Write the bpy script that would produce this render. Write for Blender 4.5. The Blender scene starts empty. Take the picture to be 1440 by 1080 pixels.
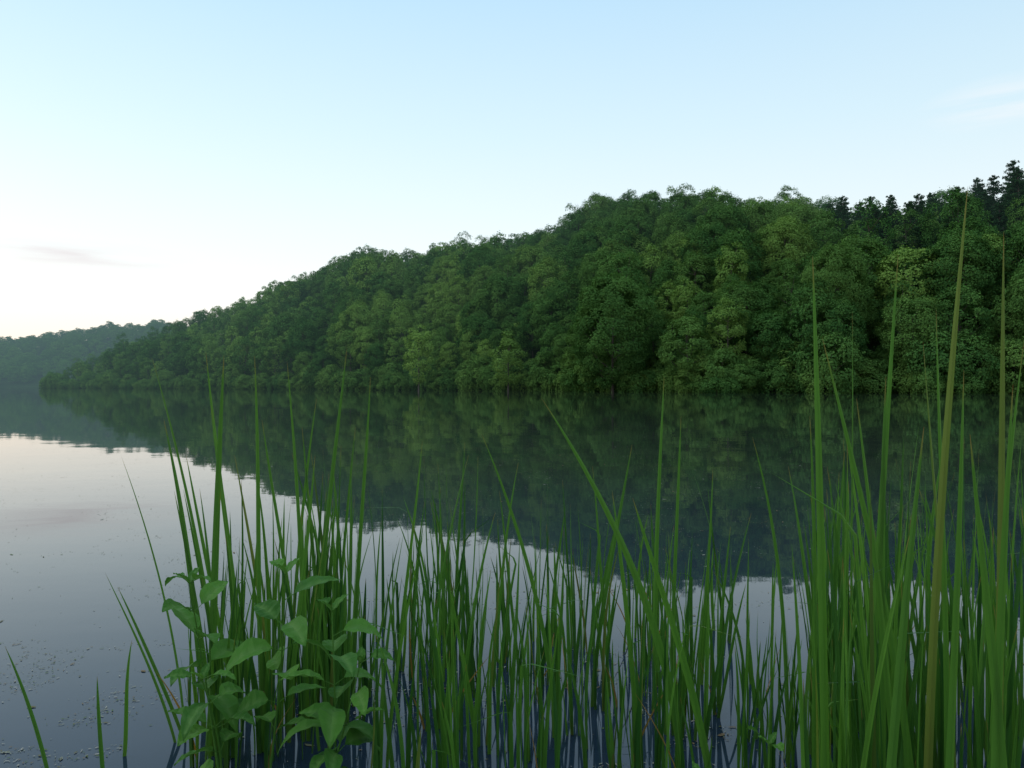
import bpy, math, random
import numpy as np
from mathutils import Vector, noise
rng = np.random.default_rng(7)
random.seed(7)
scene = bpy.context.scene
CAMH = 1.3

# ------------------------------------------------------------ helpers
def link(o):
    scene.collection.objects.link(o); return o

def new_mat(name):
    m = bpy.data.materials.new(name); m.use_nodes = True
    nt = m.node_tree; nt.nodes.clear()
    return m, nt

def N(nt, typ, **kw):
    n = nt.nodes.new(typ)
    for k, v in kw.items():
        setattr(n, k, v)
    return n

def math_node(nt, op, a, b=None, clamp=False):
    n = nt.nodes.new('ShaderNodeMath'); n.operation = op; n.use_clamp = clamp
    for i, v in enumerate((a, b)):
        if v is None: continue
        if isinstance(v, (int, float)): n.inputs[i].default_value = v
        else: nt.links.new(v, n.inputs[i])
    return n.outputs[0]

def mixc(nt, fac, a, b, blend='MIX'):
    n = nt.nodes.new('ShaderNodeMix'); n.data_type = 'RGBA'; n.blend_type = blend
    for s, v in ((n.inputs[0], fac), (n.inputs[6], a), (n.inputs[7], b)):
        if isinstance(v, (int, float)): s.default_value = v
        elif isinstance(v, tuple): s.default_value = (v[0], v[1], v[2], 1)
        else: nt.links.new(v, s)
    return n.outputs[2]

def maprange(nt, v, a, b, c, d):
    n = nt.nodes.new('ShaderNodeMapRange')
    nt.links.new(v, n.inputs[0])
    for i, x in enumerate((a, b, c, d)): n.inputs[i+1].default_value = x
    return n.outputs[0]

def mesh_np(name, verts, faces, mats, mat_idx=None, col=None, smooth=False):
    me = bpy.data.meshes.new(name)
    verts = np.asarray(verts, dtype=np.float32)
    faces = [np.asarray(f, dtype=np.int32) for f in faces if len(f)]
    tot = np.concatenate([np.full(len(f), f.shape[1]) for f in faces]).astype(np.int32)
    start = np.concatenate([[0], np.cumsum(tot)[:-1]]).astype(np.int32)
    loops = np.concatenate([f.ravel() for f in faces]).astype(np.int32)
    me.vertices.add(len(verts)); me.vertices.foreach_set('co', verts.ravel())
    me.loops.add(len(loops)); me.loops.foreach_set('vertex_index', loops)
    me.polygons.add(len(tot)); me.polygons.foreach_set('loop_start', start)
    me.polygons.foreach_set('loop_total', tot)
    if mat_idx is not None:
        me.polygons.foreach_set('material_index', np.asarray(mat_idx, dtype=np.int32))
    me.polygons.foreach_set('use_smooth', np.full(len(tot), smooth))
    for m in mats: me.materials.append(m)
    if col is not None:
        a = me.color_attributes.new('Col', 'FLOAT_COLOR', 'POINT')
        c = np.ones((len(verts), 4), dtype=np.float32); c[:, :3] = col
        a.data.foreach_set('color', c.ravel())
    me.update(calc_edges=True); me.validate()
    return me

def unit(v):
    return v / np.maximum(np.linalg.norm(v, axis=-1, keepdims=True), 1e-9)

# ------------------------------------------------------------ materials
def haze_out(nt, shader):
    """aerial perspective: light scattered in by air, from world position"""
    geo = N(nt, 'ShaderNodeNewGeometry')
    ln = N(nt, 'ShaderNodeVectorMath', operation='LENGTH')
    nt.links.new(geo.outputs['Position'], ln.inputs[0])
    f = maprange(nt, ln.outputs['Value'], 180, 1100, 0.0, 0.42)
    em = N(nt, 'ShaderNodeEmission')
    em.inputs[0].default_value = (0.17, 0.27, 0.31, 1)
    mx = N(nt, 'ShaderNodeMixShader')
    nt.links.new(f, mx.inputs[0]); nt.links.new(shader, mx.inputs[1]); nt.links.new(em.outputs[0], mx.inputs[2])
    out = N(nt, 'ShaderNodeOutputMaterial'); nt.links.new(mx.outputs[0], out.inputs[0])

def foliage_mat(name, dark, mid, light):
    m, nt = new_mat(name)
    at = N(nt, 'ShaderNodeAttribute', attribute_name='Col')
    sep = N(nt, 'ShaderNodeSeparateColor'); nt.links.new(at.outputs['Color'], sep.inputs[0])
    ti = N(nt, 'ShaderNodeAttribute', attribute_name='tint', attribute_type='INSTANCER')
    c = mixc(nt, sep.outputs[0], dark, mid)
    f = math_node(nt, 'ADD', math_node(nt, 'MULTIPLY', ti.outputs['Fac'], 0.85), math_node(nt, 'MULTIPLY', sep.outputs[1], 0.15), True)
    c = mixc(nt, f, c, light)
    d = N(nt, 'ShaderNodeBsdfDiffuse'); nt.links.new(c, d.inputs[0])
    t = N(nt, 'ShaderNodeBsdfTranslucent')
    nt.links.new(mixc(nt, 1.0, c, (0.9, 1.0, 0.55), 'MULTIPLY'), t.inputs[0])
    m1 = N(nt, 'ShaderNodeMixShader'); m1.inputs[0].default_value = 0.17
    nt.links.new(d.outputs[0], m1.inputs[1]); nt.links.new(t.outputs[0], m1.inputs[2])
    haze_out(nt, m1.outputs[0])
    return m

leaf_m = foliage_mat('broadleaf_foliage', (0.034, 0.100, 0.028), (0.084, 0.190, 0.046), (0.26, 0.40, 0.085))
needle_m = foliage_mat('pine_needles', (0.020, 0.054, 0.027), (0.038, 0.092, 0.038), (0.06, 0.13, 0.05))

def bark_mat():
    m, nt = new_mat('bark')
    nz = N(nt, 'ShaderNodeTexNoise'); nz.inputs['Scale'].default_value = 6
    c = mixc(nt, nz.outputs[0], (0.05, 0.042, 0.035), (0.14, 0.12, 0.10))
    d = N(nt, 'ShaderNodeBsdfDiffuse'); nt.links.new(c, d.inputs[0])
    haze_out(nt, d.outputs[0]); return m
bark_m = bark_mat()

def ground_mat(name, c1, c2, sc=0.15):
    m, nt = new_mat(name)
    tc = N(nt, 'ShaderNodeNewGeometry')
    nz = N(nt, 'ShaderNodeTexNoise'); nz.inputs['Scale'].default_value = sc; nz.inputs['Detail'].default_value = 8
    nt.links.new(tc.outputs['Position'], nz.inputs[0])
    c = mixc(nt, nz.outputs[0], c1, c2)
    d = N(nt, 'ShaderNodeBsdfDiffuse'); nt.links.new(c, d.inputs[0])
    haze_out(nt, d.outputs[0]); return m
floor_m = ground_mat('forest_floor', (0.012, 0.026, 0.010), (0.035, 0.065, 0.022), 0.8)
mud_m = ground_mat('muddy_bank_soil', (0.025, 0.02, 0.012), (0.06, 0.05, 0.03), 6)

# ------------------------------------------------------------ tree prototypes
def tube(path, radii, k=7):
    path = np.asarray(path, float); n = len(path)
    V = []
    for i in range(n):
        d = path[min(i+1, n-1)] - path[max(i-1, 0)]; d = d/np.linalg.norm(d)
        a = np.cross(d, [0.3, 1, 0.1]); a /= np.linalg.norm(a); b = np.cross(d, a)
        for j in range(k):
            th = 2*math.pi*j/k
            V.append(path[i] + radii[i]*(math.cos(th)*a + math.sin(th)*b))
    F = []
    for i in range(n-1):
        for j in range(k):
            F.append((i*k+j, i*k+(j+1) % k, (i+1)*k+(j+1) % k, (i+1)*k+j))
    return np.array(V), np.array(F)

def cards(c, nrm, size, r):
    n = len(c)
    a = unit(np.cross(nrm, unit(r.normal(size=(n, 3)))))
    b = np.cross(nrm, a)
    s = size[:, None]
    bend = nrm*s*0.2
    v = np.stack([c - a*s*0.62 - bend, c - b*s*0.42, c + a*s*0.62 - bend, c + b*s*0.42], axis=1)
    f = np.arange(n*4).reshape(n, 4)
    return v.reshape(-1, 3), f

class Build:
    def __init__(s): s.V=[]; s.F=[]; s.M=[]; s.C=[]; s.n=0
    def add(s, v, f, m, c):
        s.V.append(v); s.F.append(np.asarray(f)+s.n); s.M.append(np.full(len(f), m)); s.n += len(v)
        cc = np.zeros((len(v), 3)); cc[:] = c; s.C.append(cc)
    def mesh(s, name, mats):
        return mesh_np(name, np.concatenate(s.V), [np.concatenate(s.F)], mats, np.concatenate(s.M), np.concatenate(s.C))

def broadleaf(name, H, R, zb, nl, seed, leafsize=0.50, dens=1.0, top_pow=1.0, lobe=(0.20, 0.33)):
    r = np.random.default_rng(seed)
    B = Build()
    zc = (H+zb)/2; hz = (H-zb)/2
    ph = r.uniform(0, 6.28, 6)
    cen = []
    ga = math.pi*(3-math.sqrt(5))
    for i in range(nl):
        z = 1 - 2*(i+0.5)/nl; th = i*ga + r.normal()*0.35
        z = np.clip(z + r.normal()*0.10, -0.98, 0.98)
        q = math.sqrt(1-z*z)
        prof = 1.0
        if top_pow != 1: prof = (1-max(0, z))**(top_pow-1)*1.0
        rad = r.uniform(0.58, 0.84)*(1+0.13*math.sin(2*th+ph[0]) + 0.11*math.sin(3*th+ph[1]+2*z))
        cen.append((R*rad*q*math.cos(th)*prof, R*rad*q*math.sin(th)*prof, zc+hz*z*r.uniform(0.74, 0.92)))
    for i in range(max(2, nl//12)):
        cen.append((r.normal()*R*0.25, r.normal()*R*0.25, zc+hz*r.uniform(-0.1, 0.75)))
    cen = np.array(cen)
    C = np.array([0, 0, zc])
    trunk_top = zb + (H-zb)*0.72
    lean = r.normal(size=2)*0.3
    tp = [np.array([lean[0]*t*t, lean[1]*t*t, trunk_top*t - 0.6*(t == 0)]) for t in np.linspace(0, 1, 7)]
    r0 = H*0.012
    v, f = tube(tp, [r0*(1.25 if i == 0 else 1)*(1-0.8*i/6) for i in range(7)]); B.add(v, f, 1, 0)
    for c in cen[::4]:
        z0 = max(zb*0.8, min(trunk_top*0.9, c[2]-np.hypot(c[0], c[1])*0.7)); t = z0/trunk_top
        a = np.array([lean[0]*t*t, lean[1]*t*t, z0])
        mid = (a+c)/2 + np.array([0, 0, -0.06*R]) + r.normal(size=3)*0.15
        v, f = tube([a, mid, c], [r0*0.35, r0*0.22, r0*0.08], 4); B.add(v, f, 1, 0)
    for c in cen:
        lr = R*r.uniform(*lobe)
        n = int(dens*4*math.pi*lr*lr/(leafsize*leafsize*0.52)*0.82)
        d = unit(r.normal(size=(n, 3)))
        out = unit((c-C)*np.array([1, 1, R/hz]))
        keep = (d@out > -0.15)
        keep &= (d[:, 2] > -0.65) | (r.random(n) < 0.45)
        d = d[keep]; n = len(d)
        lump = 1 + 0.15*np.sin(d[:, 0]*5+c[0]) * np.sin(d[:, 1]*5+c[1]) + 0.1*np.sin(d[:, 2]*9+c[2])
        rr = lr*lump*r.uniform(0.70, 1.14, n)
        p = c + d*rr[:, None]*np.array([1.08, 1.08, 0.97])
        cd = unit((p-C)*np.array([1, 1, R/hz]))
        nr = unit(d*0.55 + cd*0.6 + np.array([0, 0, 0.3]) + r.normal(size=(n, 3))*0.33)
        v, f = cards(p, nr, leafsize*r.uniform(0.55, 1.25, n), r)
        lt = r.uniform(0.0, 0.6)
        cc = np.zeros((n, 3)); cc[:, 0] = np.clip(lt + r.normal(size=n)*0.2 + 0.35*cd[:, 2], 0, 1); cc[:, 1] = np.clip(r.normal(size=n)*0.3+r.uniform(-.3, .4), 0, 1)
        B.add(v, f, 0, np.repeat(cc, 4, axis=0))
    n = int(240*dens*R/5*(0.5/leafsize))
    i = r.integers(0, len(cen), n); d = unit(r.normal(size=(n, 3)) + unit(cen[i]-C)*0.9)
    p = cen[i] + d*(R*r.uniform(0.20, 0.34, n))[:, None]
    v, f = cards(p, unit(r.normal(size=(n, 3))+[0, 0, .5]), leafsize*r.uniform(0.5, 0.9, n), r)
    B.add(v, f, 0, (0.5, 0.2, 0))
    return B.mesh(name, [leaf_m, bark_m])

def pine(name, H, R, zb, seed, ls=0.40):
    r = np.random.default_rng(seed); B = Build()
    v, f = tube([(0, 0, -0.6), (0.05, 0, H*0.35), (0, 0.1, H*0.7), (0, 0, H-0.5)], [H*0.013, H*0.010, H*0.006, 0.03]); B.add(v, f, 1, 0)
    z = zb
    while z < H-0.2:
        t = (z-zb)/(H-zb)
        L = R*(1-t)**0.6*min(1, 0.55+t*2.2)+0.3
        for k in range(r.integers(5, 8)):
            if r.random() < 0.15: continue
            th = r.uniform(0, 6.283); l = L*r.uniform(0.45, 1.2)
            e = np.array([math.cos(th)*l, math.sin(th)*l, l*r.uniform(0.05, 0.45)])
            a = np.array([0, 0, z+r.normal()*0.2]); b = a+e
            v, f = tube([a, (a+b)/2+[0, 0, -0.05*l], b], [0.05+l*0.006, 0.035, 0.01], 4); B.add(v, f, 1, 0)
            n = int(20*l)+6
            s = r.uniform(0.25, 1.08, n)
            side = np.array([-math.sin(th), math.cos(th), 0])
            p = a + e*s[:, None] + side*(r.normal(size=n)*0.18*l*(1.15-s*0.6))[:, None] + np.array([0, 0, 1])*(r.normal(size=n)*0.18+0.06)[:, None]
            v, f = cards(p, unit(r.normal(size=(n, 3))*0.6+[0, 0, 1]), ls*r.uniform(0.5, 1.2, n), r)
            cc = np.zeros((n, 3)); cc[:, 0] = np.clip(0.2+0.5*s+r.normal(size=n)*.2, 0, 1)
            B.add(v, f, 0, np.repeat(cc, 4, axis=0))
        z += r.uniform(0.6, 1.1)*(1-0.4*t)
    return B.mesh(name, [needle_m, bark_m])

protos = []
FL = 0.37
protos.append(broadleaf('p00_oak', 19, 6.8, 2.0, 60, 1, leafsize=FL, lobe=(0.16, 0.27)))
protos.append(broadleaf('p01_maple', 17, 5.8, 1.5, 50, 2, leafsize=FL, lobe=(0.16, 0.27)))
protos.append(broadleaf('p02_oak', 20, 7.4, 3.0, 68, 3, leafsize=FL, lobe=(0.15, 0.26)))
protos.append(broadleaf('p03_hickory', 19, 5.1, 2.5, 46, 4, dens=0.9, leafsize=FL, lobe=(0.18, 0.30)))
protos.append(broadleaf('p04_poplar', 18, 3.9, 1.5, 40, 5, dens=0.95, lobe=(0.22, 0.36), leafsize=FL))
protos.append(broadleaf('p05_poplar', 16, 3.6, 1.0, 36, 6, dens=0.9, top_pow=1.3, lobe=(0.24, 0.38), leafsize=FL))
protos.append(broadleaf('p06_shrub', 5.0, 3.4, -1.2, 20, 7, leafsize=0.34, lobe=(0.26, 0.42)))
protos.append(broadleaf('p07_shore_willow', 9, 4.2, -1.0, 32, 8, leafsize=0.36, lobe=(0.22, 0.36)))
protos.append(pine('p08_pine', 23, 4.8, 4.0, 9))
protos.append(pine('p09_pine', 20, 4.4, 2.0, 10))
protos.append(broadleaf('p10_ash', 21, 4.8, 4.0, 36, 11, dens=0.65, lobe=(0.17, 0.28), leafsize=FL))
protos.append(broadleaf('p11_far_oak', 18, 6.5, 2.0, 38, 12, leafsize=0.62, lobe=(0.19, 0.31)))
protos.append(broadleaf('p12_far_maple', 17, 5.5, 1.5, 34, 13, leafsize=0.62, lobe=(0.19, 0.31)))
protos.append(broadleaf('p13_far_poplar', 17, 4.0, 1.0, 26, 14, leafsize=0.56, top_pow=1.2, lobe=(0.24, 0.38)))
coll = bpy.data.collections.new('tree_variants')
for me in protos:
    coll.objects.link(bpy.data.objects.new(me.name, me))

# ------------------------------------------------------------ terrain
U  = [-0.64, -0.61, -0.56, -0.50, -0.41, -0.365, -0.29, -0.21, -0.077, 0.02, 0.06, 0.144, 0.32, 0.45, 0.56, 0.69, 1.0, 1.5]
HR = [0, 1, 8, 18, 27, 36, 45, 54, 58, 54, 57, 63, 58, 46, 43, 46, 50, 52]
YR = [450, 450, 455, 460, 450, 440, 430, 410, 390, 370, 360, 345, 310, 280, 250, 230, 200, 180]
US = [-0.64, -0.61, -0.5, -0.36, -0.21, 0.0, 0.14, 0.27, 0.45, 0.69, 1.0, 1.5]
YS = [440, 425, 368, 308, 252, 203, 165, 143, 133, 122, 105, 90]
def shore(u): return np.interp(u, US, YS) + 3.5*np.sin(u*40) + 2.0*np.sin(u*97+1)
def hill_h(u, y):
    ys = shore(u); yr = np.interp(u, U, YR); hr = np.interp(u, U, HR)
    s = (y-ys)/np.maximum(yr-ys, 5)
    h = np.where(s < 1, hr*np.sin(np.clip(s, 0, 1)*math.pi/2)**1.0, hr*(1-0.25*np.clip(s-1, 0, 2)))
    h = h + np.where(s > 0, (1.8*np.sin(y/17+u*30)+1.3*np.sin(u*55))*np.clip(s*3, 0, 1)*np.clip(hr/20, 0, 1), 0)
    return np.where(s <= 0, np.maximum(-1.5, s*30), h+0.3*np.clip(s*20, 0, 1))

def grid_mesh(name, us, ss, fn, mat):
    V = [fn(u, s) for u in us for s in ss]
    n = len(ss); F = [(i*n+j, (i+1)*n+j, (i+1)*n+j+1, i*n+j+1) for i in range(len(us)-1) for j in range(n-1)]
    me = mesh_np(name, V, [np.array(F)], [mat], smooth=True)
    return link(bpy.data.objects.new(name, me))
def hp(u, s):
    ys = float(shore(u)); yr = float(np.interp(u, U, YR)); y = ys+(yr-ys)*s
    return (u*y, y, float(hill_h(u, y)))
grid_mesh('wooded_hill', np.linspace(-0.64, 1.5, 150), np.concatenate([[-0.05, -0.01], np.linspace(0, 2.2, 45)]), hp, floor_m)

def far_h(u, s):
    top = np.interp(u, [-1.6, -0.9, -0.69, -0.63, -0.55, -0.5, -0.4, 0], [60, 50, 47, 52, 63, 66, 66, 60])
    return top*math.sin(min(1, max(0, s))*math.pi/2) if s <= 1 else top
def fp(u, s):
    y = 720+230*s
    return (u*y, y, far_h(u, s) - (1.5 if s < 0 else 0))
grid_mesh('distant_hill', np.linspace(-1.6, 0, 60), np.concatenate([[-0.05], np.linspace(0, 4, 30)]), fp, floor_m)

# ------------------------------------------------------------ scatter forest
def scatter(name, pts):
    me = bpy.data.meshes.new(name)
    me.from_pydata([p[0] for p in pts], [], [])
    for nm, tp, key in (('idx', 'INT', 1), ('rot', 'FLOAT_VECTOR', 2), ('scl', 'FLOAT_VECTOR', 3), ('tint', 'FLOAT', 4)):
        a = me.attributes.new(nm, tp, 'POINT')
        if tp == 'FLOAT_VECTOR': a.data.foreach_set('vector', np.array([p[key] for p in pts], dtype=np.float32).ravel())
        else: a.data.foreach_set('value', [p[key] for p in pts])
    ob = link(bpy.data.objects.new(name, me))
    ng = bpy.data.node_groups.get('forest_scatter')
    if ng is None:
        ng = bpy.data.node_groups.new('forest_scatter', 'GeometryNodeTree')
        ng.interface.new_socket('Geometry', in_out='INPUT', socket_type='NodeSocketGeometry')
        ng.interface.new_socket('Geometry', in_out='OUTPUT', socket_type='NodeSocketGeometry')
        gi = ng.nodes.new('NodeGroupInput'); go = ng.nodes.new('NodeGroupOutput')
        iop = ng.nodes.new('GeometryNodeInstanceOnPoints')
        ci = ng.nodes.new('GeometryNodeCollectionInfo'); ci.inputs[0].default_value = coll
        ci.inputs['Separate Children'].default_value = True; ci.inputs['Reset Children'].default_value = True
        def na(n, t):
            x = ng.nodes.new('GeometryNodeInputNamedAttribute'); x.data_type = t; x.inputs[0].default_value = n; return x.outputs[0]
        e = ng.nodes.new('FunctionNodeEulerToRotation')
        L = ng.links.new
        L(gi.outputs[0], iop.inputs['Points']); L(ci.outputs[0], iop.inputs['Instance'])
        iop.inputs['Pick Instance'].default_value = True
        L(na('idx', 'INT'), iop.inputs['Instance Index'])
        L(na('rot', 'FLOAT_VECTOR'), e.inputs[0]); L(e.outputs[0], iop.inputs['Rotation'])
        L(na('scl', 'FLOAT_VECTOR'), iop.inputs['Scale'])
        L(iop.outputs[0], go.inputs[0])
    md = ob.modifiers.new('scatter', 'NODES'); md.node_group = ng
    return ob

def nz(x, y, s, k=0): return noise.noise(Vector((x/s, y/s, k)))
pts = []
HERO = [(23, 162, 9), (62, 142, 6), (35, 149, 5), (-28, 224, 4), (-1, 198, 4), (78, 148, 5)]
y = 88.0
while y < 520:
    stp = 7.3 if y < 330 else 8.2
    x = -0.66*y
    while x < min(1.25*y, 240):
        X = x+random.uniform(-3, 3); Y = y+random.uniform(-3, 3); u = X/Y
        x += stp
        if u < -0.635: continue
        ys = float(shore(u)); yr = float(np.interp(u, U, YR)); s = (Y-ys)/(yr-ys)
        if Y < ys+2.5 or s > 1.10: continue
        if any((X-a)**2+(Y-b)**2 < r*r for a, b, r in HERO): continue
        h = float(hill_h(u, Y))
        q = random.random()
        pz = (u > 0.42 and s > 0.22 and nz(X, Y, 45, 3) > -0.35 + 0.8*(0.60-u))
        n1 = nz(X, Y, 55, 1)
        sz = 1
        if pz and q < 0.75:
            idx = random.choice([8, 9]); tint = random.uniform(0, 0.5); sc = random.uniform(0.72, 0.95)
            sz = 0.92
        elif n1 + random.uniform(-.22, .22) + (0.26 if -0.42 < u < -0.05 else -0.02) > 0.16:
            idx = random.choice([4, 5, 4, 3, 1]); tint = random.uniform(0.15, 0.85); sc = random.uniform(0.72, 1.06)
        else:
            idx = random.choice([0, 1, 2, 3, 0, 2, 10]); tint = max(0, random.uniform(-0.1, 0.22)) + (random.uniform(.2, .5) if random.random() < 0.2 else 0); sc = random.uniform(0.70, 1.14)
        if Y > 300: idx = {0: 11, 1: 12, 2: 11, 3: 12, 4: 13, 5: 13}.get(idx, idx)
        if u < -0.45: sc *= np.interp(u, [-0.63, -0.45], [0.6, 0.95])
        if Y < ys+9: sc *= 0.88
        sz = sz*sc*random.uniform(0.84, 1.12)
        pts.append(((X, Y, h-0.3), idx, (random.gauss(0, .04), random.gauss(0, .04), random.uniform(0, 6.28)), (sc, sc, sz), tint))
    y += stp
u = -0.63
while u < 1.3:
    ys = float(shore(u))
    for k in range(4):
        Y = ys + (-0.3, 1.8, 5.0, 10.0)[k]+random.uniform(-0.8, 1.0); X = u*Y+random.uniform(-1, 1)
        if k >= 2 and (u < -0.2 or random.random() < 0.4): continue
        idx = 6 if random.random() < (0.8, 0.4, 0, 0)[k] else 7
        sc = random.uniform(0.6, 1.15)
        pts.append(((X, Y, (-0.1, 0.3, 1.5, 3.0)[k]), idx, (0, 0, random.uniform(0, 6.28)), (sc, sc, sc*random.uniform(.7, 1.1)), random.uniform(0.0, 0.45)))
    u += 2.8/ys
scatter('hillside_forest', pts)
fpts = []
for i in range(900):
    u = random.uniform(-0.95, -0.42); s = random.uniform(0, 1.1)**0.9
    yy = 722+230*s
    sc = random.uniform(0.75, 1.15)
    fpts.append(((u*yy, yy, far_h(u, s)-0.5), random.choice([11, 12, 13]), (0, 0, random.uniform(0, 6.28)), (sc*1.15, sc*1.15, sc*random.uniform(.7, 1.0)), random.uniform(0, 0.3)))
scatter('distant_forest', fpts)
print('trees', len(pts), len(fpts))

def tree(name, me, X, Y, rz, s, sz, tint):
    o = link(bpy.data.objects.new(name, me)); o.location = (X, Y, max(0, float(hill_h(X/Y, Y)))-0.2)
    o.rotation_euler = (0, 0, rz); o.scale = (s, s, sz); o['tint'] = tint
oak_hero = broadleaf('oak_crown', 27, 10.5, 0.8, 140, 21, leafsize=0.36, lobe=(0.13, 0.21))
tree('oak_tree', oak_hero, 22, 162, 0.4, 1.0, 1.0, 0.08)
tree('oak_tree', oak_hero, 62, 142, 2.4, 0.72, 0.85, 0.2)
tree('maple_tree', protos[1], 35, 147, 1.0, 1.0, 0.9, 0.2)
tree('poplar_tree', protos[4], -28, 222, 1.0, 1.2, 1.15, 0.85)
tree('poplar_tree', protos[5], -1, 196, 2.0, 1.3, 1.0, 0.55)
tree('maple_tree', protos[1], 78, 146, 2.0, 1.3, 1.3, 0.65)

# ------------------------------------------------------------ water
wm, nt = new_mat('lake_water')
geo = N(nt, 'ShaderNodeNewGeometry')
mp = N(nt, 'ShaderNodeMapping'); mp.inputs['Scale'].default_value = (0.55, 1.0, 1); nt.links.new(geo.outputs['Position'], mp.inputs[0])
n1 = N(nt, 'ShaderNodeTexNoise'); n1.inputs['Scale'].default_value = 1.1; n1.inputs['Detail'].default_value = 3; nt.links.new(mp.outputs[0], n1.inputs[0])
n2 = N(nt, 'ShaderNodeTexNoise'); n2.inputs['Scale'].default_value = 0.12; n2.inputs['Detail'].default_value = 2; nt.links.new(mp.outputs[0], n2.inputs[0])
hgt = math_node(nt, 'ADD', math_node(nt, 'MULTIPLY', n1.outputs[0], 0.0022), math_node(nt, 'MULTIPLY', n2.outputs[0], 0.007))
ysep = N(nt, 'ShaderNodeSeparateXYZ'); nt.links.new(geo.outputs['Position'], ysep.inputs[0])
hgt = math_node(nt, 'MULTIPLY', hgt, maprange(nt, ysep.outputs[1], 200, 480, 1.0, 8.0))
bp = N(nt, 'ShaderNodeBump'); bp.inputs['Strength'].default_value = 1.0; bp.inputs['Distance'].default_value = 1.0
nt.links.new(hgt, bp.inputs['Height'])
n3 = N(nt, 'ShaderNodeTexNoise'); n3.inputs['Scale'].default_value = 0.6; n3.inputs['Detail'].default_value = 7; n3.inputs['Roughness'].default_value = 0.65; nt.links.new(geo.outputs['Position'], n3.inputs[0])
wc = mixc(nt, maprange(nt, n3.outputs[0], 0.3, 0.7, 0, 1), (0.022, 0.038, 0.024), (0.042, 0.058, 0.036))
# base colour turns bluer and darker near the bank, painting in reflected sky
wc = mixc(nt, maprange(nt, ysep.outputs[1], 3, 12, 1, 0), wc, (0.016, 0.028, 0.045))
pr = N(nt, 'ShaderNodeBsdfPrincipled')
nt.links.new(wc, pr.inputs['Base Color'])
pr.inputs['Roughness'].default_value = 0.02; pr.inputs['IOR'].default_value = 1.34
nt.links.new(bp.outputs[0], pr.inputs['Normal'])
out = N(nt, 'ShaderNodeOutputMaterial'); nt.links.new(pr.outputs[0], out.inputs[0])
me = mesh_np('lake_water', [(-4000, -20, 0), (4000, -20, 0), (4000, 6000, 0), (-4000, 6000, 0)], [np.array([[0, 1, 2, 3]])], [wm])
link(bpy.data.objects.new('lake_water', me))

def bk(u, s):
    x = u; y = s
    z = 0.42 - 0.22*y + 0.05*noise.noise(Vector((x*1.3, y*1.3, 0))) + (0.05*max(0, x-0.5))
    return (x, y, max(-0.5, min(z, 0.45)))
grid_mesh('muddy_bank', np.linspace(-12, 12, 80), np.linspace(-14, 4, 60), bk, mud_m)

# ------------------------------------------------------------ cattails
cm, nt = new_mat('cattail_leaf')
at = N(nt, 'ShaderNodeAttribute', attribute_name='Col'); sep = N(nt, 'ShaderNodeSeparateColor'); nt.links.new(at.outputs['Color'], sep.inputs[0])
c = mixc(nt, sep.outputs[0], (0.026, 0.100, 0.020), (0.130, 0.310, 0.040))
c = mixc(nt, maprange(nt, sep.outputs[1], 0.0, 0.30, 0.5, 0.0), c, (0.085, 0.12, 0.03))
geo = N(nt, 'ShaderNodeNewGeometry'); mp = N(nt, 'ShaderNodeMapping'); mp.inputs['Scale'].default_value = (1, 1, 0.06); nt.links.new(geo.outputs['Position'], mp.inputs[0])
st = N(nt, 'ShaderNodeTexNoise'); st.inputs['Scale'].default_value = 160; nt.links.new(mp.outputs[0], st.inputs[0])
c = mixc(nt, math_node(nt, 'MULTIPLY', st.outputs[0], 0.42), c, (0.028, 0.090, 0.018))
c = mixc(nt, sep.outputs[2], c, (0.30, 0.18, 0.06))
d = N(nt, 'ShaderNodeBsdfPrincipled'); nt.links.new(c, d.inputs['Base Color']); d.inputs['Roughness'].default_value = 0.45
d.inputs['Specular IOR Level'].default_value = 0.2
t = N(nt, 'ShaderNodeBsdfTranslucent'); nt.links.new(mixc(nt, 1.0, c, (1.0, 1.0, 0.5), 'MULTIPLY'), t.inputs[0])
mx = N(nt, 'ShaderNodeMixShader'); mx.inputs[0].default_value = 0.4
nt.links.new(d.outputs[0], mx.inputs[1]); nt.links.new(t.outputs[0], mx.inputs[2])
out = N(nt, 'ShaderNodeOutputMaterial'); nt.links.new(mx.outputs[0], out.inputs[0])

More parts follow.
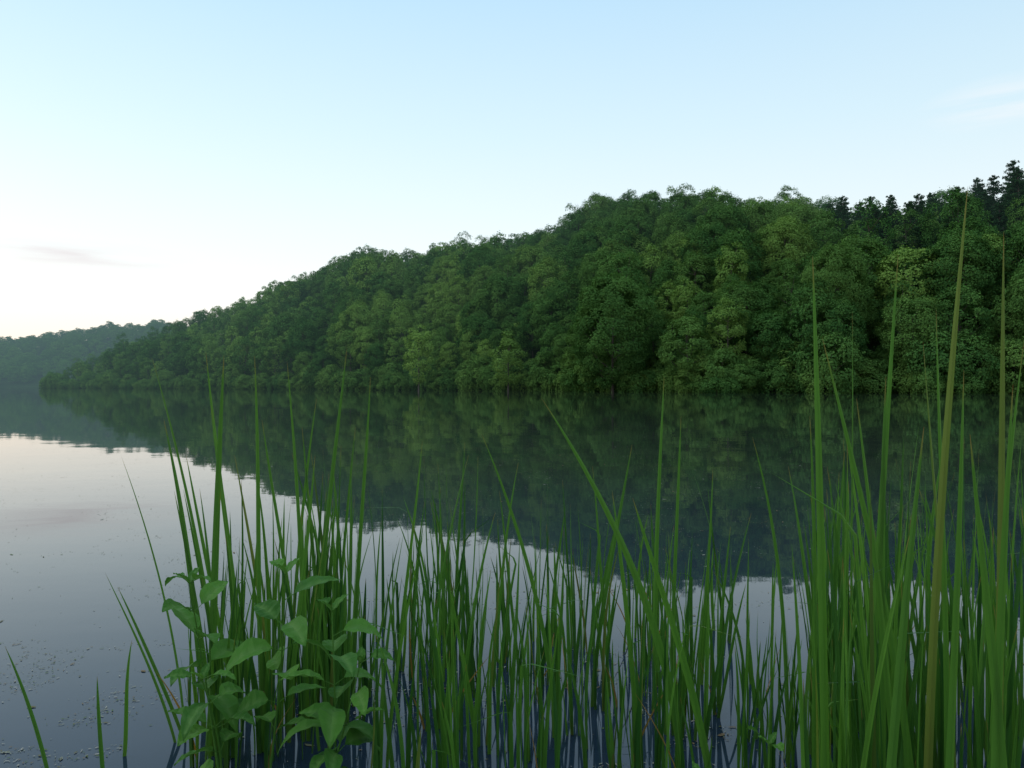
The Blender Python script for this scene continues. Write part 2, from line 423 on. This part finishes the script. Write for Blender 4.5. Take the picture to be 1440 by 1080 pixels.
def blade(B, base, tip, W, power=1.7, ang=None, twist=None, rnd=None, brown=None, kink=0, S=18, dead=False):
    base = np.array(base, float); tip = np.array(tip, float)
    ang = random.uniform(0, 3.14) if ang is None else ang
    twist = random.uniform(-1.4, 1.4) if twist is None else twist
    rnd = random.random() if rnd is None else rnd
    brown = (random.random() < 0.6) if brown is None else brown
    bl = random.uniform(0.015, 0.06)
    yel = random.uniform(0.12, 0.35) if (not dead and random.random() < 0.05) else 0
    wob = random.uniform(-0.012, 0.012); wp = random.uniform(0, 6)
    V = []; C = []
    T = np.linspace(0, 1, S+1)
    for t in T:
        p = np.array([base[0]+(tip[0]-base[0])*t**power, base[1]+(tip[1]-base[1])*t**power, base[2]+(tip[2]-base[2])*t])
        p[0] += wob*math.sin(t*4+wp)
        if kink and t > 0.8:
            k = t-0.8; p[0] += kink*k*0.9; p[2] -= abs(kink)*k*0.75
        w = W*min(1, 0.75+1.2*t)*max(0.0, 1-t**3.4)**0.85 + 0.0004
        a = ang+twist*t
        s = np.array([math.cos(a), math.sin(a), 0]); nn = np.array([-s[1], s[0], 0])
        V += [p-s*w/2+nn*w*0.16, p, p+s*w/2+nn*w*0.16]
        br = 1.0 if dead else max(yel, (min(1, max(0, (t-(1-bl))/bl*1.6)) if brown else 0))
        if t < 0.05 and random.random() < 0.4: br = max(br, 0.6)
        C += [(rnd, t, br), (rnd*0.75, t, br), (rnd, t, br)]
    F = []
    for i in range(S):
        F += [(3*i, 3*i+1, 3*i+4, 3*i+3), (3*i+1, 3*i+2, 3*i+5, 3*i+4)]
    B.add(np.array(V), np.array(F), 0, np.array(C))

def shoot(B, X, Y, L, W=0.015, n=5, spread=0.10, z0=0.0):
    fan = random.uniform(0, 3.14)
    gl = random.gauss(0, 0.05), random.gauss(0, 0.04)
    for k in range(n):
        sgn = (k/(n-1)-0.5)*2 if n > 1 else 0
        l = L*random.uniform(0.6, 1.0)*(1-0.15*abs(sgn))
        if random.random() < 0.15: l *= 0.6
        off = sgn*spread*l*random.uniform(0.4, 1.6)
        bx = X+sgn*0.014*math.cos(fan)+random.gauss(0, .008); by = Y+sgn*0.014*math.sin(fan)+random.gauss(0, .008)
        tx = bx + off*math.cos(fan) + gl[0]*l + random.gauss(0, 0.03)*l; ty = by + off*math.sin(fan) + gl[1]*l
        blade(B, (bx, by, z0-0.05), (tx, ty, l), W*random.uniform(0.65, 1.25), random.uniform(1.2, 2.4), ang=fan+random.gauss(0, .7),
              kink=(random.choice([-1, 1])*random.uniform(.5, 1.3) if random.random() < 0.07 else 0))
    if random.random() < 0.15:
        a = random.uniform(0, 6.28); l = random.uniform(0.12, 0.4)
        blade(B, (X, Y, z0-0.03), (X+math.cos(a)*l*0.5, Y+math.sin(a)*l*0.4, l), W*0.6, dead=True, S=8)

def zt(py, dd): return CAMH + (543-py)/1040*dd
def key(B, xb, xt, yt, dd, W, power=1.7, db=None, ang=0.1, kink=0, brown=True, zb=-0.05, tw=0.5):
    db = dd if db is None else db
    blade(B, ((xb-720)/1040*db, db, zb), ((xt-720)/1040*dd, dd, zt(yt, dd)), W, power, ang=ang+random.gauss(0, .25), twist=tw*random.uniform(-1, 1), kink=kink, brown=brown, rnd=random.uniform(.6, 1))

def finish(B, name):
    return link(bpy.data.objects.new(name, B.mesh(name, [cm])))

B = Build()
for kk in [(318,213,503,2.75,.022,1.3),(262,170,640,2.7,.018,1.6),(352,290,495,2.9,.018,1.1),(296,315,500,2.6,.026,1.5),(372,354,500,2.8,.020,1.3),
           (432,403,508,2.9,.018,1.4),(448,484,490,2.9,.020,1.8),(500,518,530,3.0,.017,1.4),(405,446,560,3.0,.014,1.5),(560,592,620,3.1,.014,1.5),
           (290,228,590,2.8,.021,1.6),(340,300,570,2.8,.020,1.3),(300,245,690,2.8,.014,1.4),(385,330,640,3.0,.014,1.3),(470,500,600,3.1,.014,1.5),
           (250,150,805,2.7,.012,1.2),(262,165,825,2.75,.013,1.2),(75,6,908,2.45,.015,1.3),(146,138,950,2.4,.013,1.2),(170,190,900,2.6,.013,1.2),
           (330,262,640,2.9,.016,1.3),(420,372,590,2.9,.017,1.4),(455,425,600,3.0,.017,1.4),(410,440,640,2.7,.018,1.5)]:
    key(B, *kk)
for i in range(64):
    X = random.gauss(-0.88, 0.25); Y = random.uniform(2.5, 3.5)
    if X < -1.12: X = random.uniform(-1.1, -.6)
    shoot(B, X, Y, random.uniform(0.6, 1.2), 0.0145, random.randint(2, 5), 0.08)
finish(B, 'cattail_clump')
B = Build()
for kk in [(960,762,560,2.4,.026,1.9),(920,933,530,3.0,.018,1.4),(945,957,585,3.1,.016,1.4),(780,677,610,2.9,.017,1.7),(835,887,625,3.0,.018,1.5),
           (1000,895,700,2.3,.024,1.3),(1010,1025,740,3.0,.014,1.3),(1110,1056,615,2.5,.013,2.6),(600,660,640,3.2,.013,1.4),(735,700,690,3.1,.013,1.4),
           (690,732,650,3.2,.013,1.4),(860,830,655,3.1,.013,1.4),(1005,1052,820,2.9,.014,1.2),(640,700,720,2.8,.015,1.4),(985,1000,660,3.0,.014,1.3),(900,860,690,2.5,.020,1.5)]:
    key(B, *kk)
for i in range(140):
    u = random.uniform(-0.22, 0.32); Y = random.uniform(2.1, 4.0)
    shoot(B, u*Y, Y, random.uniform(0.45, 1.12) if Y > 2.5 else random.uniform(.4, .85), 0.014, random.randint(1, 4), 0.11)
for i in range(12):
    u = random.uniform(0.31, 0.40); Y = random.uniform(2.4, 3.4)
    shoot(B, u*Y, Y, random.uniform(0.3, 0.75), 0.011, 3, 0.10)
finish(B, 'cattail_clump')
B = Build()
for kk in [(1165,1142,360,1.75,.020,1.5),(1215,1262,357,1.8,.017,1.6),(1200,1195,437,2.0,.014,1.4),(1330,1320,435,1.9,.017,1.4),(1300,1360,262,1.75,.019,1.6),
           (1400,1412,325,1.6,.018,1.3),(1290,1162,475,1.8,.018,1.7),(1380,1445,480,1.7,.017,1.6),(1235,1250,530,1.8,.017,1.5),(1150,1135,585,2.0,.014,1.5),
           (1270,1205,560,1.7,.018,1.5),(1345,1300,480,2.0,.015,1.5),(1420,1370,610,1.5,.020,1.4),(1180,1188,620,1.6,.020,1.4),(1330,1352,520,1.5,.020,1.5),
           (1390,1425,540,1.5,.020,1.5),(1230,1300,600,1.5,.019,1.6)]:
    key(B, *kk)
for i in range(120):
    u = random.uniform(0.42, 0.80); Y = random.uniform(1.6, 3.4)
    if random.random() < 0.25: u = random.uniform(0.40, 0.52)
    shoot(B, u*Y, Y, random.uniform(0.7, 1.34), 0.015, random.randint(2, 5), 0.09)
finish(B, 'cattail_clump')

# ------------------------------------------------------------ broad-leaved weeds
lm, nt = new_mat('weed_leaf')
at = N(nt, 'ShaderNodeAttribute', attribute_name='Col'); sep = N(nt, 'ShaderNodeSeparateColor'); nt.links.new(at.outputs['Color'], sep.inputs[0])
c = mixc(nt, sep.outputs[0], (0.040, 0.135, 0.018), (0.10, 0.26, 0.032))
c = mixc(nt, sep.outputs[1], c, (0.13, 0.26, 0.06))
d = N(nt, 'ShaderNodeBsdfPrincipled'); nt.links.new(c, d.inputs['Base Color']); d.inputs['Roughness'].default_value = 0.5; d.inputs['Specular IOR Level'].default_value = 0.12
t = N(nt, 'ShaderNodeBsdfTranslucent'); nt.links.new(c, t.inputs[0])
mx = N(nt, 'ShaderNodeMixShader'); mx.inputs[0].default_value = 0.35
nt.links.new(d.outputs[0], mx.inputs[1]); nt.links.new(t.outputs[0], mx.inputs[2])
out = N(nt, 'ShaderNodeOutputMaterial'); nt.links.new(mx.outputs[0], out.inputs[0])

def wleaf(B, p, az, L, W, el, droop, roll):
    d = np.array([math.cos(az), math.sin(az), 0.0]); s = np.array([-d[1], d[0], 0.0]); up = np.array([0, 0, 1.0])
    V = []; C = []; S = 9; r = random.random()
    for i in range(S+1):
        t = i/S
        w = W*0.5*(math.sin(math.pi*min(1, t**0.72))**0.85) if 0 < i < S else 0.001
        e = el - droop*t
        if i == 0: q = np.array(p, float)
        else: q = q + (d*math.cos(e)+up*math.sin(e))*L/S
        ss = s*math.cos(roll)+up*math.sin(roll)
        for k, x in enumerate((-1, -0.5, 0, 0.5, 1)):
            V.append(q + ss*w*x + up*(abs(x)*w*0.32 + 0.0025*math.sin(i*2.3+k))); C.append((r, 0.7 if k == 2 else (0.0 if k in (1, 3) else 0.1), 0))
    F = [(5*i+k, 5*i+k+1, 5*i+k+6, 5*i+k+5) for i in range(S) for k in range(4)]
    B.add(np.array(V), np.array(F), 0, np.array(C))

def weed(base, top, pairs=6, size=0.11):
    B = Build()
    base = np.array(base, float); top = np.array(top, float)
    side = np.array([random.gauss(0, .03), random.gauss(0, .03), 0])
    path = [base+(top-base)*t+side*math.sin(t*3.1) for t in np.linspace(0, 1, 8)]
    v, f = tube(path, list(np.linspace(0.0045, 0.0018, 8)), 6); B.add(v, f, 0, (0.5, 0.3, 0))
    az = random.uniform(0, 3)
    for i in range(pairs):
        t = 0.28+0.72*i/(pairs-1)
        p = base+(top-base)*t+side*math.sin(t*3.1)
        sz = size*(0.75+0.5*math.sin(t*2.6)) * (0.7 if i == pairs-1 else 1)
        for k in (0, 1):
            if random.random() < 0.08: continue
            a = az+math.pi*k+random.gauss(0, .25)
            pl = 0.03; dd = np.array([math.cos(a), math.sin(a), 0.5])*pl
            v, f = tube([p, p+dd], [0.0015, 0.001], 4); B.add(v, f, 0, (0.5, 0.3, 0))
            wleaf(B, p+dd, a, sz*random.uniform(.7, 1.2), sz*random.uniform(0.45, 0.58), random.uniform(0.1, 0.8), random.uniform(0.5, 1.5), random.gauss(0, .35))
        if i == pairs-1:
            wleaf(B, p, az+1.5, sz*0.8, sz*.4, 1.0, 0.6, 0); wleaf(B, p, az-1.5, sz*0.7, sz*.35, 1.1, 0.6, 0)
        az += math.pi/2+random.gauss(0, .2)
    link(bpy.data.objects.new('broadleaf_weed', B.mesh('broadleaf_weed', [lm])))
weed((-0.92, 2.35, 0), (-1.03, 2.36, 0.67), 6, 0.13)
weed((-0.78, 2.36, 0), (-0.71, 2.32, 0.71), 7, 0.125)
weed((-0.56, 2.35, 0), (-0.56, 2.30, 0.60), 7, 0.13)
weed((-0.60, 2.30, -0.02), (-0.46, 2.25, 0.46), 5, 0.11)
weed((-0.90, 2.3, -0.02), (-0.93, 2.22, 0.42), 5, 0.11)
weed((0.62, 1.95, 0), (0.66, 1.9, 0.38), 4, 0.08)
weed((0.46, 1.95, 0), (0.47, 1.85, 0.32), 4, 0.08)

# ------------------------------------------------------------ floating debris
dm, nt = new_mat('plant_debris')
at = N(nt, 'ShaderNodeAttribute', attribute_name='Col')
d = N(nt, 'ShaderNodeBsdfDiffuse'); nt.links.new(at.outputs['Color'], d.inputs[0])
out = N(nt, 'ShaderNodeOutputMaterial'); nt.links.new(d.outputs[0], out.inputs[0])
B = Build(); cnt = 0
while cnt < 20000:
    Y = 2.3 + 18*random.random()**1.8; X = random.uniform(-0.8, 0.75)*Y
    m = nz(X*1.0, Y*1.5, 0.9, 5)+0.6*nz(X, Y*1.5, 0.25, 9)+(0.12 if (X < -1.0 and Y < 3.4) else 0)+(0.14 if 0.1 < X/Y < 0.42 and 2.8 < Y < 5 else 0)
    if m < 0.20:
        if random.random() > 0.03: continue
    cnt += 1
    s = random.uniform(0.0012, 0.0050)*(1+Y*0.05); a = random.uniform(0, 6.28)
    if random.random() < 0.03: s *= 2.5
    e = random.uniform(0.12, 0.8); ca, sa = math.cos(a), math.sin(a)
    V = []
    for j in range(5):
        th = 2*math.pi*j/5; rr = s*random.uniform(.5, 1.4)
        px = math.cos(th)*rr*1.5; py = math.sin(th)*rr*e
        V.append((X+px*ca-py*sa, Y+px*sa+py*ca, 0.003))
    c0 = random.choice([(0.15, 0.14, 0.08), (0.24, 0.24, 0.18), (0.10, 0.14, 0.05), (0.32, 0.30, 0.25), (0.20, 0.14, 0.08)])
    B.add(np.array(V), np.array([[0, 1, 2, 3, 4]]), 0, np.array(c0))
link(bpy.data.objects.new('floating_debris', B.mesh('floating_debris', [dm])))

# ------------------------------------------------------------ sky
AZ = math.radians(-58); EL = math.radians(6)
w = bpy.data.worlds.new('World'); scene.world = w; w.use_nodes = True
nt = w.node_tree; nt.nodes.clear()
sky = N(nt, 'ShaderNodeTexSky', sky_type='NISHITA'); sky.sun_disc = False
sky.sun_elevation = EL; sky.sun_rotation = AZ; sky.dust_density = 0.6; sky.ozone_density = 1.5
tc = N(nt, 'ShaderNodeTexCoord'); sx = N(nt, 'ShaderNodeSeparateXYZ'); nt.links.new(tc.outputs['Generated'], sx.inputs[0])
rp = N(nt, 'ShaderNodeValToRGB'); nt.links.new(sx.outputs[2], rp.inputs[0])
els = [(0.0, (0.90, 0.74, 0.65)), (0.05, (0.94, 0.86, 0.79)), (0.10, (0.96, 0.95, 0.92)), (0.20, (0.85, 0.96, 0.99)), (0.32, (0.69, 0.88, 0.98)), (0.46, (0.53, 0.77, 0.96)), (0.75, (0.50, 0.72, 1.0)), (1.0, (0.54, 0.76, 1.0))]
cr = rp.color_ramp
while len(cr.elements) < len(els): cr.elements.new(0.5)
for e, (p, cc) in zip(cr.elements, els): e.position = p; e.color = (*cc, 1)
sd = N(nt, 'ShaderNodeVectorMath', operation='DOT_PRODUCT'); nt.links.new(tc.outputs['Generated'], sd.inputs[0])
sd.inputs[1].default_value = (math.sin(AZ), math.cos(AZ), 0)
br = maprange(nt, sd.outputs['Value'], -1, 1, 1.02, 1.20)
vm = N(nt, 'ShaderNodeVectorMath', operation='SCALE'); nt.links.new(rp.outputs[0], vm.inputs[0]); nt.links.new(br, vm.inputs['Scale'])
sk = N(nt, 'ShaderNodeVectorMath', operation='SCALE'); nt.links.new(sky.outputs[0], sk.inputs[0]); sk.inputs['Scale'].default_value = 0.15
c = mixc(nt, 0.88, sk.outputs[0], vm.outputs[0])
mp = N(nt, 'ShaderNodeMapping'); mp.inputs['Scale'].default_value = (2.2, 2.2, 22); nt.links.new(tc.outputs['Generated'], mp.inputs[0])
cn = N(nt, 'ShaderNodeTexNoise'); cn.inputs['Scale'].default_value = 2.4; cn.inputs['Detail'].default_value = 6; nt.links.new(mp.outputs[0], cn.inputs[0])
def blob(dirv, r0, zs):
    v = N(nt, 'ShaderNodeVectorMath', operation='SUBTRACT'); nt.links.new(tc.outputs['Generated'], v.inputs[0]); v.inputs[1].default_value = dirv
    m = N(nt, 'ShaderNodeVectorMath', operation='MULTIPLY'); nt.links.new(v.outputs[0], m.inputs[0]); m.inputs[1].default_value = (1, 1, zs)
    l = N(nt, 'ShaderNodeVectorMath', operation='LENGTH'); nt.links.new(m.outputs[0], l.inputs[0])
    return maprange(nt, l.outputs['Value'], 0, r0, 1, 0)
def dv(u, e):
    l = math.sqrt(u*u+1+e*e); return (u/l, 1/l, e/l)
f1 = math_node(nt, 'MULTIPLY', blob(dv(-0.59, 0.178), 0.14, 7), maprange(nt, cn.outputs[0], 0.36, 0.58, 0, 1), True)
c = mixc(nt, math_node(nt, 'MULTIPLY', f1, 0.7), c, (0.78, 0.70, 0.72))
f2 = math_node(nt, 'MULTIPLY', blob(dv(0.67, 0.385), 0.09, 3), maprange(nt, cn.outputs[0], 0.4, 0.6, 0, 1), True)
c = mixc(nt, math_node(nt, 'MULTIPLY', f2, 0.6), c, (0.98, 0.98, 1.0))
bg = N(nt, 'ShaderNodeBackground'); nt.links.new(c, bg.inputs[0]); bg.inputs[1].default_value = 1.0
wo = N(nt, 'ShaderNodeOutputWorld'); nt.links.new(bg.outputs[0], wo.inputs[0])

sl = bpy.data.lights.new('sun', 'SUN'); sl.energy = 0.9; sl.angle = math.radians(25); sl.color = (1, 0.96, 0.88)
so = link(bpy.data.objects.new('sun', sl))
el = math.radians(46); az = math.radians(-88)
d = Vector((math.sin(az)*math.cos(el), math.cos(az)*math.cos(el), math.sin(el)))
so.rotation_euler = d.to_track_quat('Z', 'Y').to_euler()

# ------------------------------------------------------------ camera
cam = bpy.data.cameras.new('camera'); cam.sensor_width = 36; cam.lens = 26; cam.clip_end = 12000; cam.clip_start = 0.05
co = link(bpy.data.objects.new('camera', cam)); co.location = (0, 0, CAMH)
co.rotation_euler = (math.radians(90+0.17), 0, 0)
scene.camera = co
scene.view_settings.view_transform = 'Standard'; scene.view_settings.look = 'None'; scene.view_settings.exposure = 0
